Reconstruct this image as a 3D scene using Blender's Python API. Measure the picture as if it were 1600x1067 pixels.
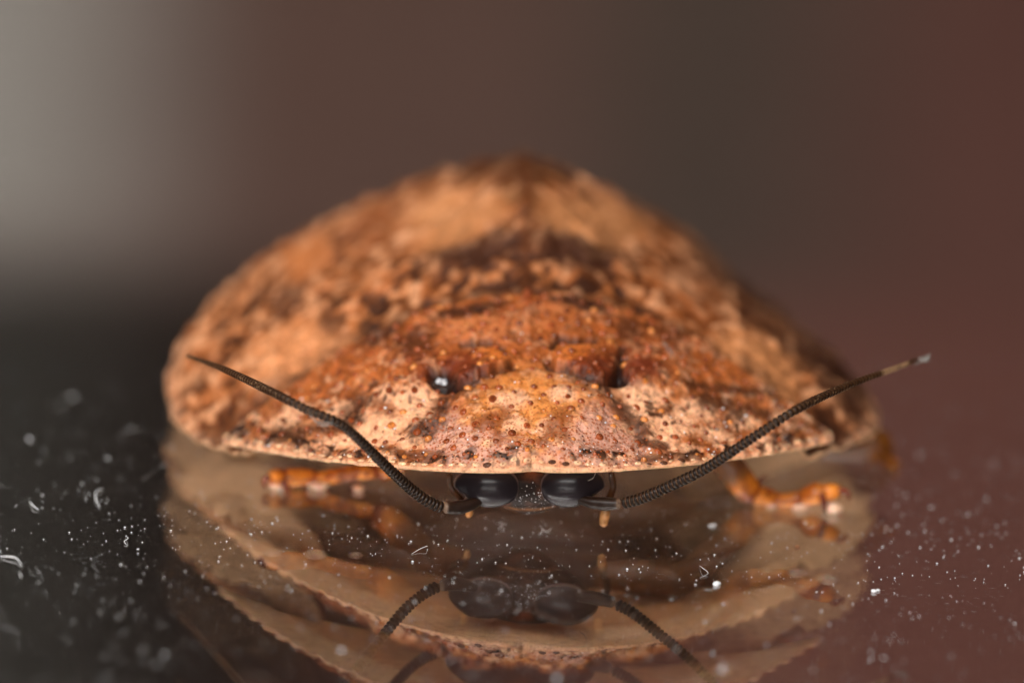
import bpy, math, random
import numpy as np
from mathutils import Matrix, Vector
random.seed(7); rng = np.random.default_rng(11)
for o in list(bpy.data.objects): bpy.data.objects.remove(o)
S = 0.001                                                      # all numbers below are millimetres
scene = bpy.context.scene

# ------------------------------------------------------------------ camera
W, H = 1600, 1067; PXMM = 50.0; D = 180.0
ELEV = math.radians(16.0); ROLL = math.radians(2.8)
f = np.array([0, math.cos(ELEV), -math.sin(ELEV)]); up0 = np.array([0, math.sin(ELEV), math.cos(ELEV)]); r0 = np.array([1., 0, 0])
right = math.cos(ROLL)*r0 + math.sin(ROLL)*up0; up = math.cos(ROLL)*up0 - math.sin(ROLL)*r0
P0 = np.array([0, 0, 2.9])
CAM = P0 - D*f - ((832-W/2)/PXMM)*right - ((H/2-735)/PXMM)*up
cam = bpy.data.cameras.new('camera'); camo = bpy.data.objects.new('camera', cam); scene.collection.objects.link(camo)
cam.sensor_width = 36; cam.lens = 36*D*PXMM/W; cam.clip_start = 0.005; cam.clip_end = 50
camo.matrix_world = Matrix(((right[0], up[0], -f[0], CAM[0]*S), (right[1], up[1], -f[1], CAM[1]*S), (right[2], up[2], -f[2], CAM[2]*S), (0, 0, 0, 1)))
cam.dof.use_dof = True; cam.dof.focus_distance = (D+0.9)*S; cam.dof.aperture_fstop = cam.lens/7.4; cam.dof.aperture_blades = 9
scene.camera = camo

# ------------------------------------------------------------------ world, lamps, exposure
w = bpy.data.worlds.new('World'); scene.world = w; w.use_nodes = True
w.node_tree.nodes['Background'].inputs[0].default_value = (0.36, 0.30, 0.28, 1); w.node_tree.nodes['Background'].inputs[1].default_value = 0.06
def area(name, loc, target, sx, sy, power, col=(1, 1, 1)):
    l = bpy.data.lights.new(name, 'AREA'); l.shape = 'RECTANGLE'; l.size = sx*S; l.size_y = sy*S; l.energy = power; l.color = col
    o = bpy.data.objects.new(name, l); scene.collection.objects.link(o); o.location = Vector(loc)*S
    o.rotation_euler = (Vector(target)-Vector(loc)).to_track_quat('-Z', 'Y').to_euler(); return o
area('flash_key', (-48, -100, 112), (0, 6, 3), 115, 24, 0.41, (1, .955, .90))
area('flash_fill', (-110, -40, 70), (0, 8, 3), 50, 50, 0.03, (1, .95, .90))
area('flash_front', (-6, -140, 30), (0, 3, 2), 64, 5, 0.07, (1, .96, .92))
area('fill_below', (0, -2, -40), (0, 6, 0), 90, 70, 0.056, (1, .91, .85)).data.spread = math.radians(75)            # added fill light under the glass, unseen source, brightens the insect's underside
area('background_fill', (-40, 60, 230), (-20, 150, 30), 120, 60, 0.044, (1, .96, .92))  # added fill light for the backdrop, stands for no visible source
scene.view_settings.view_transform = 'Standard'; scene.view_settings.look = 'None'; scene.view_settings.exposure = 0; scene.view_settings.gamma = 1
try: scene.view_settings.use_curve_mapping = False
except Exception: pass
scene.render.engine = 'CYCLES'
scene.cycles.max_bounces = 14; scene.cycles.transmission_bounces = 10; scene.cycles.glossy_bounces = 6; scene.cycles.diffuse_bounces = 4

# ------------------------------------------------------------------ projection helpers (a pixel gives a direction, a plane the distance)
def proj(P):
    q = np.asarray(P, float)-CAM; d = q@f
    return W/2+PXMM*D*(q@right)/d, H/2-PXMM*D*(q@up)/d
def ray(px, py): return f*D+right*((px-W/2)/PXMM)+up*((H/2-py)/PXMM)
def on_y(px, py, y): v = ray(px, py); return CAM+v*((y-CAM[1])/v[1])
def on_z(px, py, z=0.): v = ray(px, py); return CAM+v*((z-CAM[2])/v[2])

# ------------------------------------------------------------------ numpy noise
def _h(ix, iy, iz, sd):
    n = (ix*374761393+iy*668265263+iz*1274126177+sd*362437) & 0xffffffff
    n = ((n ^ (n >> 13))*1274126177) & 0xffffffff
    return ((n ^ (n >> 16)) & 0xffff)/65535.0
def vnoise(P, sd=0):
    P = np.asarray(P, float); i = np.floor(P).astype(np.int64); t = P-i; t = t*t*(3-2*t); r = 0
    for a in (0, 1):
        for b in (0, 1):
            for c in (0, 1):
                wgt = (t[:, 0] if a else 1-t[:, 0])*(t[:, 1] if b else 1-t[:, 1])*(t[:, 2] if c else 1-t[:, 2])
                r = r+wgt*_h(i[:, 0]+a, i[:, 1]+b, i[:, 2]+c, sd)
    return r
def fbm(P, sc, sd=0, o=4):
    r = 0; a = .5; s = 0
    for k in range(o): r = r+a*vnoise(np.asarray(P)*sc*2**k+17.3*k, sd+k); s += a; a *= .5
    return r/s
def sst(x, a, b): t = np.clip((x-a)/(b-a), 0, 1); return t*t*(3-2*t)

# ------------------------------------------------------------------ materials
def mat(name): m = bpy.data.materials.new(name); m.use_nodes = True; return m, m.node_tree, m.node_tree.nodes['Principled BSDF']
def N(nt, t, **k):
    n = nt.nodes.new(t)
    for a, b in k.items(): setattr(n, a, b)
    return n
def coords(nt): return N(nt, 'ShaderNodeTexCoord').outputs['Object']
def bump(nt, p, src, dist, strength=1.0, prev=None):
    b = N(nt, 'ShaderNodeBump'); b.inputs['Distance'].default_value = dist*S; b.inputs['Strength'].default_value = strength
    nt.links.new(src, b.inputs['Height'])
    if prev: nt.links.new(prev, b.inputs['Normal'])
    nt.links.new(b.outputs[0], p.inputs['Normal']); return b.outputs[0]
def noise_node(nt, sc, det=4, rough=.6):
    n = N(nt, 'ShaderNodeTexNoise'); n.inputs['Scale'].default_value = sc; n.inputs['Detail'].default_value = det; n.inputs['Roughness'].default_value = rough
    nt.links.new(coords(nt), n.inputs['Vector']); return n
def ramp(nt, src, stops):
    r = N(nt, 'ShaderNodeValToRGB'); nt.links.new(src, r.inputs[0]); e = r.color_ramp.elements
    while len(e) < len(stops): e.new(.5)
    for el, (p, c) in zip(e, stops): el.position = p; el.color = (*c, 1)
    return r.outputs[0]
def mixc(nt, fac, a, b, mode='MIX'):
    m = N(nt, 'ShaderNodeMix', data_type='RGBA', blend_type=mode)
    for s, v in ((m.inputs[0], fac), (m.inputs[6], a), (m.inputs[7], b)):
        if hasattr(v, 'is_linked'): nt.links.new(v, s)
        else: s.default_value = v if not isinstance(v, tuple) else (*v, 1)
    return m.outputs[2]

def cuticle(name, sss=.35, rough=.38, dots=True, bumpd=.02, spec=.28, trans=0.):
    m, nt, p = mat(name)
    a = N(nt, 'ShaderNodeAttribute', attribute_name='Col'); dm = N(nt, 'ShaderNodeAttribute', attribute_name='Dots')
    n = noise_node(nt, 3500, 5, .65)
    col = mixc(nt, .75, a.outputs[0], ramp(nt, n.outputs[0], [(.28, (.40, .33, .28)), (.47, (.95, .95, .95)), (.72, (1.3, 1.27, 1.22))]), 'MULTIPLY')
    g2 = noise_node(nt, 11000, 3, .7); col = mixc(nt, .8, col, ramp(nt, g2.outputs[0], [(.30, (.30, .22, .18)), (.44, (1, 1, 1)), (.6, (1.08, 1.06, 1.04))]), 'MULTIPLY')
    if dots:                                                     # fine rust-red punctures, about 0.12 mm apart
        v = N(nt, 'ShaderNodeTexVoronoi'); v.inputs['Scale'].default_value = 8600; v.inputs['Randomness'].default_value = .75; nt.links.new(coords(nt), v.inputs['Vector'])
        d = ramp(nt, v.outputs['Distance'], [(.27, (1, 1, 1)), (.40, (0, 0, 0))])
        k = N(nt, 'ShaderNodeMath', operation='MULTIPLY'); nt.links.new(d, k.inputs[0]); nt.links.new(dm.outputs['Fac'], k.inputs[1])
        col = mixc(nt, k.outputs[0], col, (.36, .085, .02))
    nt.links.new(col, p.inputs['Base Color'])
    p.inputs['Roughness'].default_value = rough; p.inputs['Subsurface Weight'].default_value = sss; p.inputs['Subsurface Scale'].default_value = .35*S
    p.inputs['Subsurface Radius'].default_value = (1, .45, .2); p.inputs['Specular IOR Level'].default_value = spec
    b = bump(nt, p, noise_node(nt, 2600, 3).outputs[0], bumpd*2.2)
    bump(nt, p, noise_node(nt, 9000, 4).outputs[0], bumpd, 1.0, b)
    if trans:                                                    # thin horny plates let light through
        tr = N(nt, 'ShaderNodeBsdfTranslucent'); tc = mixc(nt, .22, col, (.95, .62, .36)); nt.links.new(tc, tr.inputs[0])
        mx_ = N(nt, 'ShaderNodeMixShader'); mx_.inputs[0].default_value = trans; nt.links.new(p.outputs[0], mx_.inputs[1]); nt.links.new(tr.outputs[0], mx_.inputs[2]); nt.links.new(mx_.outputs[0], nt.nodes['Material Output'].inputs[0])
    return m
M = {}
M['shield'] = cuticle('shield_cuticle', .25, .46, True, .022, .28, .30)
M['back'] = cuticle('back_cuticle', .0, .50, False, .04, .25, .22)
M['tubercle'] = cuticle('tubercle_cuticle', .25, .24, False, .004)
M['belly'] = cuticle('belly_cuticle', .3, .35, False, .02)
M['leg'] = cuticle('leg_cuticle', .45, .25, False, .012)
M['face'] = cuticle('face_cuticle', .0, .45, False, .01, .07)
M['dark'] = cuticle('dark_cuticle', .0, .36, False, .006, .13)
m, nt, p = mat('eye_lens'); M['eye'] = m
v = N(nt, 'ShaderNodeTexVoronoi'); v.inputs['Scale'].default_value = 22000; nt.links.new(coords(nt), v.inputs['Vector'])
a = N(nt, 'ShaderNodeAttribute', attribute_name='Col'); nt.links.new(a.outputs[0], p.inputs['Base Color'])
p.inputs['Roughness'].default_value = .27; p.inputs['Specular IOR Level'].default_value = .16; p.inputs['Coat Weight'].default_value = .06; p.inputs['Coat Roughness'].default_value = .12; bump(nt, p, v.outputs['Distance'], .004, .3)
m, nt, p = mat('claw'); M['claw'] = m; p.inputs['Base Color'].default_value = (.10, .014, .004, 1); p.inputs['Roughness'].default_value = .2
nt.links.new(ramp(nt, noise_node(nt, 2500).outputs[0], [(.3, (.05, .006, .002)), (.7, (.2, .035, .008))]), p.inputs['Base Color'])
m, nt, p = mat('pad'); M['pad'] = m; p.inputs['Roughness'].default_value = .45; p.inputs['Subsurface Weight'].default_value = .6; p.inputs['Subsurface Scale'].default_value = .2*S
nt.links.new(ramp(nt, noise_node(nt, 4000).outputs[0], [(.3, (.55, .30, .17)), (.7, (.85, .62, .48))]), p.inputs['Base Color']); bump(nt, p, noise_node(nt, 6000).outputs[0], .03)
m, nt, p = mat('lint'); M['lint'] = m; p.inputs['Roughness'].default_value = .6
nt.links.new(ramp(nt, noise_node(nt, 5000).outputs[0], [(.3, (.55, .57, .60)), (.7, (.85, .85, .87))]), p.inputs['Base Color'])
m, nt, p = mat('fluff'); M['fluff'] = m; p.inputs['Roughness'].default_value = .7
nt.links.new(ramp(nt, noise_node(nt, 5000).outputs[0], [(.3, (.10, .09, .08)), (.7, (.28, .26, .24))]), p.inputs['Base Color'])
m, nt, p = mat('brown_grain'); M['grain'] = m; p.inputs['Roughness'].default_value = .4
nt.links.new(ramp(nt, noise_node(nt, 9000).outputs[0], [(.3, (.10, .03, .01)), (.7, (.35, .12, .04))]), p.inputs['Base Color'])
m, nt, p = mat('fleck_white'); M['fleck_white'] = m; p.inputs['Roughness'].default_value = .25
nt.links.new(ramp(nt, noise_node(nt, 4500, 5, .75).outputs[0], [(.42, (.04, .04, .05)), (.52, (.45, .45, .48)), (.65, (.8, .8, .82))]), p.inputs['Base Color']); bump(nt, p, noise_node(nt, 5000).outputs[0], .04)

# glass: strong grazing reflection from its upper face, a second one from its lower face
m = bpy.data.materials.new('pane_glass'); m.use_nodes = True; nt = m.node_tree; nt.nodes.clear(); M['glass'] = m
out = N(nt, 'ShaderNodeOutputMaterial'); rf = N(nt, 'ShaderNodeBsdfRefraction'); rf.inputs['IOR'].default_value = 1.5; rf.inputs['Roughness'].default_value = 0; rf.inputs[0].default_value = (.94, .95, .95, 1)
gl = N(nt, 'ShaderNodeBsdfGlossy'); gl.inputs['Roughness'].default_value = 0; gl.inputs[0].default_value = (1, 1, 1, 1)
fr = N(nt, 'ShaderNodeFresnel'); fr.inputs[0].default_value = 3.3; geo = N(nt, 'ShaderNodeNewGeometry')
mx = N(nt, 'ShaderNodeMix', data_type='FLOAT'); nt.links.new(geo.outputs['Backfacing'], mx.inputs[0]); nt.links.new(fr.outputs[0], mx.inputs[2])
sz = N(nt, 'ShaderNodeSeparateXYZ'); nt.links.new(geo.outputs['Position'], sz.inputs[0]); lowf = N(nt, 'ShaderNodeMath', operation='LESS_THAN'); nt.links.new(sz.outputs[2], lowf.inputs[0]); lowf.inputs[1].default_value = -2*S   # lower face carries a half-silvered coat
inr = N(nt, 'ShaderNodeMapRange'); nt.links.new(lowf.outputs[0], inr.inputs[0]); inr.inputs[3].default_value = .25; inr.inputs[4].default_value = .45; nt.links.new(inr.outputs[0], mx.inputs[3])
ms = N(nt, 'ShaderNodeMixShader'); nt.links.new(mx.outputs[0], ms.inputs[0]); nt.links.new(rf.outputs[0], ms.inputs[1]); nt.links.new(gl.outputs[0], ms.inputs[2]); nt.links.new(ms.outputs[0], out.inputs[0])

# ------------------------------------------------------------------ mesh helpers
BASE = np.array([0., 12., 0.])
def mesh_obj(name, V, F, material, parent=None, origin=None, col=None, dots=None, smooth=True):
    V = np.asarray(V, float); og = BASE if parent is not None else (np.asarray(origin, float) if origin is not None else np.zeros(3))
    me = bpy.data.meshes.new(name); me.from_pydata(((V-og)*S).tolist(), [], F if isinstance(F, list) else F.tolist())
    if smooth: me.polygons.foreach_set('use_smooth', np.ones(len(me.polygons), bool))
    if col is not None:
        c = np.ones((len(V), 4), np.float32); c[:, :3] = col
        at = me.attributes.new('Col', 'FLOAT_COLOR', 'POINT'); at.data.foreach_set('color', c.ravel())
    if dots is not None:
        at = me.attributes.new('Dots', 'FLOAT', 'POINT'); at.data.foreach_set('value', np.asarray(dots, np.float32))
    me.materials.append(material); me.update()
    o = bpy.data.objects.new(name, me); scene.collection.objects.link(o)
    if parent is not None: o.parent = parent                     # every mesh of the insect is built about BASE
    else: o.location = Vector(og)*S
    return o
def child_of(o, part):                                            # sub-part: the part's own origin is the insect's base
    o.parent = part; return o
def grid_faces(nu, nv, off=0, flip=False, wrapv=False):
    i, j = np.meshgrid(np.arange(nu-1), np.arange(nv if wrapv else nv-1), indexing='ij'); j2 = (j+1) % nv
    q = np.stack([i*nv+j, (i+1)*nv+j, (i+1)*nv+j2, i*nv+j2], -1).reshape(-1, 4)
    return (q[:, ::-1] if flip else q)+off
def crom(P, n):
    P = np.asarray(P, float); Q = np.vstack([2*P[0]-P[1], P, 2*P[-1]-P[-2]]); o = []
    for i in range(1, len(Q)-2):
        t = np.linspace(0, 1, n, endpoint=False)[:, None]; a, b, c, d = Q[i-1], Q[i], Q[i+1], Q[i+2]
        o.append(.5*((2*b)+(-a+c)*t+(2*a-5*b+4*c-d)*t*t+(-a+3*b-3*c+d)*t**3))
    o.append(Q[-2][None]); return np.vstack(o)
def tube(pts, rad, sides=12, n=8, flat=1.0, spline=True):
    """tapered tube with rounded ends; returns V, F, t along it"""
    pts = np.asarray(pts, float); rad = np.asarray(rad, float)
    if spline:
        k = np.linspace(0, len(pts)-1, (len(pts)-1)*n+1); rad = np.interp(k, np.arange(len(pts)), rad); pts = crom(pts, n)
    tan = np.gradient(pts, axis=0); tan /= np.linalg.norm(tan, axis=1)[:, None]+1e-12
    e0, e1 = pts[0]-tan[0]*rad[0]*.5, pts[-1]+tan[-1]*rad[-1]*.5
    pts = np.vstack([e0, pts, e1]); tan = np.vstack([tan[:1], tan, tan[-1:]]); rad = np.concatenate([[rad[0]*.45], rad, [rad[-1]*.45]])
    a = np.array([0, 0, 1.]); V = []
    for p_, t_, r_ in zip(pts, tan, rad):
        x = np.cross(a, t_); x /= np.linalg.norm(x)+1e-9; y = np.cross(t_, x)
        th = np.linspace(0, 2*math.pi, sides, endpoint=False)
        V.append(p_+r_*(np.cos(th)[:, None]*x+flat*np.sin(th)[:, None]*y))
    nr = len(V); V = np.vstack(V); F = grid_faces(nr, sides, wrapv=True).tolist()
    F.append(list(range(sides))); F.append([ (nr-1)*sides+i for i in range(sides)][::-1])
    return V, F, np.repeat(np.linspace(0, 1, nr), sides)
def blob(c, r, nu=14, nv=18, jit=0, sd=0):
    th = np.linspace(0.02, math.pi-.02, nu); ph = np.linspace(0, 2*math.pi, nv, endpoint=False); T, P = np.meshgrid(th, ph, indexing='ij')
    d = np.stack([np.sin(T)*np.cos(P), np.sin(T)*np.sin(P), np.cos(T)], -1).reshape(-1, 3)
    k = 1+jit*(fbm(d, 1.7, sd)-.5)[:, None]*2 if jit else 1
    F = grid_faces(nu, nv, wrapv=True).tolist(); F.append(list(range(nv))[::-1]); F.append([(nu-1)*nv+i for i in range(nv)])
    return np.asarray(c)+d*np.asarray(r)*k, F
def join(parts):
    V = []; F = []; o = 0
    for v_, f_ in parts:
        V.append(v_); F += [[i+o for i in q] for q in (f_ if isinstance(f_, list) else f_.tolist())]; o += len(v_)
    return np.vstack(V), F

# ------------------------------------------------------------------ setting: glass pane, dark ground under it, backdrop behind
def box(name, lo, hi, material):
    lo, hi = np.array(lo, float), np.array(hi, float); V = np.array([[(lo, hi)[i][0], (lo, hi)[j][1], (lo, hi)[k][2]] for i in (0, 1) for j in (0, 1) for k in (0, 1)])
    F = [[0, 1, 3, 2], [4, 6, 7, 5], [0, 4, 5, 1], [2, 3, 7, 6], [0, 2, 6, 4], [1, 5, 7, 3]]
    o = mesh_obj(name, V, F, material, smooth=False); o['kind'] = 'structure'; return o
box('glass_top', (-160, -130, -3.9), (160, 128, 0), M['glass'])
m, nt, p = mat('ground_dark'); p.inputs['Specular IOR Level'].default_value = 0; p.inputs['Roughness'].default_value = .8; n = noise_node(nt, 18, 3)
nt.links.new(ramp(nt, n.outputs[0], [(.35, (.010, .008, .007)), (.65, (.018, .013, .011))]), p.inputs['Base Color'])
box('ground', (-300, -300, -62), (300, 300, -60), m)
m, nt, p = mat('backdrop_paint'); p.inputs['Specular IOR Level'].default_value = 0; p.inputs['Roughness'].default_value = .85
sx = N(nt, 'ShaderNodeSeparateXYZ'); nt.links.new(coords(nt), sx.inputs[0])
def band(src, lo, hi, out0, out1):
    r = N(nt, 'ShaderNodeMapRange', interpolation_type='SMOOTHSTEP'); nt.links.new(src, r.inputs[0])
    for i, v in zip((1, 2, 3, 4), (lo*S, hi*S, out0, out1)): r.inputs[i].default_value = v
    return r.outputs[0]
DK = (.012, .0095, .008); RB = (.205, .088, .071); BR = (.165, .098, .080); PALE = (.47, .44, .405); GR = (.115, .083, .068)
col = mixc(nt, band(sx.outputs[0], -18, 14, 0, 1), DK, RB)                      # dark board at left, red-brown at right
low = mixc(nt, band(sx.outputs[0], -4, 10, 0, 1), BR, GR); low = mixc(nt, band(sx.outputs[0], 8, 26, 0, 1), low, (.165, .078, .064))
col = mixc(nt, band(sx.outputs[2], 24, 30, 1, 0), col, low)                       # lower board, brown
pm = N(nt, 'ShaderNodeMath', operation='MULTIPLY'); nt.links.new(band(sx.outputs[0], -34, -13, 1, 0), pm.inputs[0]); nt.links.new(band(sx.outputs[2], 22, 30, 1, 0), pm.inputs[1])
col = mixc(nt, pm.outputs[0], col, PALE); col = mixc(nt, .35, col, ramp(nt, noise_node(nt, 60, 4).outputs[0], [(.3, (.75, .75, .75)), (.7, (1.15, 1.15, 1.15))]), 'MULTIPLY')
nt.links.new(col, p.inputs['Base Color'])
box('backdrop', (-200, 132, -60), (200, 136, 160), m)

# ------------------------------------------------------------------ the cockroach: base surface in body frame (x across, u backwards, z up)
YAW = math.radians(1.7); BRL = -math.radians(2.6)
Rz = np.array([[math.cos(YAW), -math.sin(YAW), 0], [math.sin(YAW), math.cos(YAW), 0], [0, 0, 1]])
Ry = np.array([[math.cos(BRL), 0, math.sin(BRL)], [0, 1, 0], [-math.sin(BRL), 0, math.cos(BRL)]])
RBm = Rz@Ry; OFF = P0-RBm@P0
def B(P):
    P = np.atleast_2d(np.asarray(P, float)).copy(); a = math.radians(5.6)*sst(P[:, 1], 6, 22)       # the abdomen is twisted a little
    x, z = P[:, 0], P[:, 2]-4; P[:, 0], P[:, 2] = x*np.cos(a)+z*np.sin(a)*.3, -x*np.sin(a)+z*np.cos(a)+4
    return P@RBm.T+OFF
OUT = np.array([(0, 0), (2, .12), (4, .85), (6, 2.1), (8, 4.0), (9.9, 6.5), (11.0, 8.3), (11.7, 11), (11.9, 14), (11.4, 18), (9.7, 23), (7.4, 26.8), (4.6, 29.2), (2, 30.1), (0, 30.3)], float)
CU = 15.0; PK = 7.8
OC = crom(OUT, 24); oth = np.arctan2(OC[:, 0], -(OC[:, 1]-CU)); oR = np.hypot(OC[:, 0], OC[:, 1]-CU)
iF = OC[:, 1] <= 15.0
def u_front(x): return np.interp(np.abs(x), OC[iF, 0], OC[iF, 1])
def half_w(u): return np.interp(u, OC[:, 1], OC[:, 0])
def marg(u): return np.interp(u, [0, 2, 6.4, 11, 15, 30.2], [2.9, 2.62, 1.9, 1.2, 1.0, .9])
GL = ([0, .12, .31, .56, .75, .88, .95, 1], [1, .925, .77, .55, .38, .26, .18, .02])
UC = np.array([0, 1, 2.5, 4.5, 6.5, 8.5, 11, 13, 15]); ZC = np.array([2.9, 3.2, 3.95, 4.95, 5.7, 6.15, 6.85, 7.4, PK])
GF = ((15-UC[::-1])/15, (ZC[::-1]-2.9)/(PK-2.9))
GR_ = ([0, .15, .3, .5, .7, .85, .95, 1], [1, 1.0, .97, .86, .68, .48, .25, .03])
def smooth_tab(tab):
    xx = np.linspace(0, 1, 401); yy = np.interp(xx, *tab); k = np.hanning(61); k /= k.sum()
    a = np.concatenate([yy[30:0:-1], yy, 2*yy[-1]-yy[-2:-32:-1]]); return xx, np.convolve(a, k, 'valid')
GLF = ([0, .12, .31, .56, .75, .88, .95, 1], [1, .94, .79, .57, .38, .20, .09, .01])      # the shield flares to a thin flange
SL, SF, SR, SLF = map(smooth_tab, (GL, GF, GR_, GLF))
def polar(x, u):
    x = np.abs(x); dy = u-CU; th = np.arctan2(x, -dy); r = np.hypot(x, dy); R = np.interp(th, oth, oR); return th, R, np.clip(r/R, 0, 1)
def Z(x, u):
    th, R, rho = polar(x, u); m_ = marg(CU-R*np.cos(th)); c2 = np.cos(th)
    kf = sst(c2, .15, .6); g = np.sin(th)**2*(np.interp(rho, *SL)*(1-kf)+np.interp(rho, *SLF)*kf)+np.where(c2 > 0, c2**2, 0)*np.interp(rho, *SF)+np.where(c2 < 0, c2**2, 0)*np.interp(rho, *SR)
    return m_+(PK-m_)*g

roach = bpy.data.objects.new('cockroach', None); scene.collection.objects.link(roach); roach.location = Vector(BASE)*S; roach.empty_display_size = .005
roach['label'] = 'mottled orange-brown domed cockroach facing forward on dusty glass'; roach['category'] = 'cockroach'

# ---- colours (linear albedo)
C_TAN = np.array([.50, .19, .062]); C_OR = np.array([.47, .14, .032]); C_PALE = np.array([.74, .42, .24]); C_PINK = np.array([.60, .38, .31])
C_DK = np.array([.055, .022, .012]); C_BR = np.array([.20, .065, .018]); C_RED = np.array([.12, .022, .010]); C_BLK = np.array([.008, .005, .005]); C_CREAM = np.array([.82, .52, .34])
def lerp(c, d, k): return c*(1-k[:, None])+d*k[:, None]
def ell(X, Y, cx, cy, rx, ry, ang=0, soft=.5, n=None):
    a = math.radians(ang); dx, dy = X-cx, Y-cy; q = np.hypot((dx*math.cos(a)+dy*math.sin(a))/rx, (-dx*math.sin(a)+dy*math.cos(a))/ry)
    if n is not None: q = q+(n-.5)*1.3
    return 1-sst(q, 1-soft, 1+soft)
def stroke(X, Y, pts, r, soft=.6, n=None):
    d = np.full(X.shape, 1e9)
    for (x0, y0), (x1, y1) in zip(pts[:-1], pts[1:]):
        vx, vy = x1-x0, y1-y0; t = np.clip(((X-x0)*vx+(Y-y0)*vy)/(vx*vx+vy*vy), 0, 1); d = np.minimum(d, np.hypot(X-x0-t*vx, Y-y0-t*vy))
    q = d/r
    if n is not None: q = q+(n-.5)*1.4
    return 1-sst(q, 1-soft, 1+soft)

# ---- pronotum: the head shield
def u_hind(x): return 8.5-2.0*(np.clip(np.abs(x)/9.9, 0, 1))**1.7
nx, ns = 720, 300
xx = np.sin(np.linspace(-1, 1, nx)*math.pi/2*.985)/math.sin(math.pi/2*.985)*9.9; ss = np.linspace(0, 1, ns)**1.15
Xg, Sg = np.meshgrid(xx, ss, indexing='ij'); Ug = u_front(Xg)+Sg*(u_hind(Xg)-u_front(Xg)); Xf, Uf, Sf = Xg.ravel(), Ug.ravel(), Sg.ravel()
Zf = Z(Xf, Uf)
PXf, PYf = proj(B(np.stack([Xf, Uf, Zf], 1)))                       # where each point of the shield shows
N3 = np.stack([Xf, Uf, Zf], 1)
n1 = fbm(N3, .9, 3); n2 = fbm(N3, 2.2, 21); n3 = fbm(N3, 4.6, 40, 2); n4 = fbm(N3, 9, 60, 2); nb = fbm(N3+5, 1.5, 80)
dm = np.minimum((Uf-u_front(Xf))*np.cos(np.arctan(np.gradient(u_front(xx), xx)))[:, None].repeat(ns, 1).ravel(), 99)   # distance from the front rim
# relief (repeated, since the relief itself moves where a point shows)
DZ = np.zeros_like(Zf)
for it in range(7):
    PXf, PYf = proj(B(np.stack([Xf, Uf, Zf+DZ], 1)))
    dz = np.zeros_like(Zf)
    dz += 0.34*ell(PXf, PYf, 828, 668, 125, 85, 0, .75)                  # central boss
    dz += .24*ell(PXf, PYf, 760, 558, 42, 15, -4, .7)+.24*ell(PXf, PYf, 897, 553, 42, 15, 4, .7)
    dz += .30*ell(PXf, PYf, 735, 583, 40, 13, -18, .7)+.30*ell(PXf, PYf, 925, 580, 36, 14, 15, .7)
    dz += .25*ell(PXf, PYf, 640, 585, 45, 28, -20, .8)+.22*ell(PXf, PYf, 1020, 580, 45, 28, 20, .8)
    dz -= .22*stroke(PXf, PYf, [(690, 612), (700, 650), (665, 695)], 22, .9)+.22*stroke(PXf, PYf, [(968, 610), (968, 650), (1000, 700)], 22, .9)
    dz += .10*np.exp(-(Xf/.13)**2)*sst(PYf, 580, 540)-.05*np.exp(-(Xf/.07)**2)*sst(PYf, 590, 610)
    dz += (n1-.5)*.42+(n2-.5)*.24+(n3-.5)*.13+(n4-.5)*.06
    rib = .5+.5*np.cos(2*math.pi*(np.abs(Xf)+.25*Uf+.2*(nb-.5))/.62); lat = sst(np.abs(Xf), 3.5, 8)
    rimz = np.exp(-(dm/.42)**2); dz *= 1-.75*np.exp(-(dm/.25)**2)
    dz += rimz*(.02+.06*lat)*(rib-.35)
    dz += .14*Sf**6                                                    # raised hind lip
    DZ = DZ+(dz-DZ)*.6
fur = stroke(PXf, PYf, [(692, 601), (720, 598), (752, 580), (800, 570)], 6, .8)+stroke(PXf, PYf, [(968, 596), (940, 594), (905, 578), (858, 570)], 6, .8)
dz -= .28*np.clip(fur, 0, 1)
up_l = stroke(PXf, PYf, [(722, 537), (768, 533), (786, 543)], 4, .8); up_r = stroke(PXf, PYf, [(862, 541), (874, 526), (890, 531), (930, 530)], 4, .8)
dz -= .22*np.clip(up_l+up_r, 0, 1)
pit_l = ell(PXf, PYf, 693, 593, 25, 16, 25, .45); pit_r = ell(PXf, PYf, 965, 591, 16, 11, 0, .5); cleft = stroke(PXf, PYf, [(965, 590), (967, 570), (973, 550)], 7.5, .7)
dz -= .34*pit_l+.34*pit_r+.25*cleft
notch = np.exp(-(Xf/.45)**2)*np.exp(-dm/.5)
# colour
k = sst(n1*.6+n2*.4, .47, .62); c = lerp(np.tile(C_TAN, (len(Xf), 1)), C_PALE, k*.55)
c = lerp(c, C_OR, sst(n2, .5, .68)*.55)
behind = sst(PYf, 640, 540); c = lerp(c, C_OR, behind*.55)
net = 1-np.abs(n2*2-1)*3.2; c = lerp(c, C_BR, np.clip(net, 0, 1)*sst(n1, .66, .44)*.9*(1-behind*.3))
c = lerp(c, C_CREAM, sst(n3*.5+nb*.5, .54, .62)*.75*(1-behind*.6))
boss = ell(PXf, PYf, 825, 640, 90, 55, 0, .6, n2); c = lerp(c, np.array([.72, .33, .10]), boss*.8)
pk = np.clip(ell(PXf, PYf, 745, 700, 75, 32, 0, .5, n3)+ell(PXf, PYf, 940, 700, 85, 34, 0, .5, n3)+ell(PXf, PYf, 690, 665, 35, 25, 0, .6, n3)+ell(PXf, PYf, 935, 660, 32, 30, 0, .6, n3), 0, 1); c = lerp(c, C_PINK, pk*.85)
dots = np.clip(pk+.55*boss+.25*ell(PXf, PYf, 828, 690, 150, 50, 0, .5), 0, 1)
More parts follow.
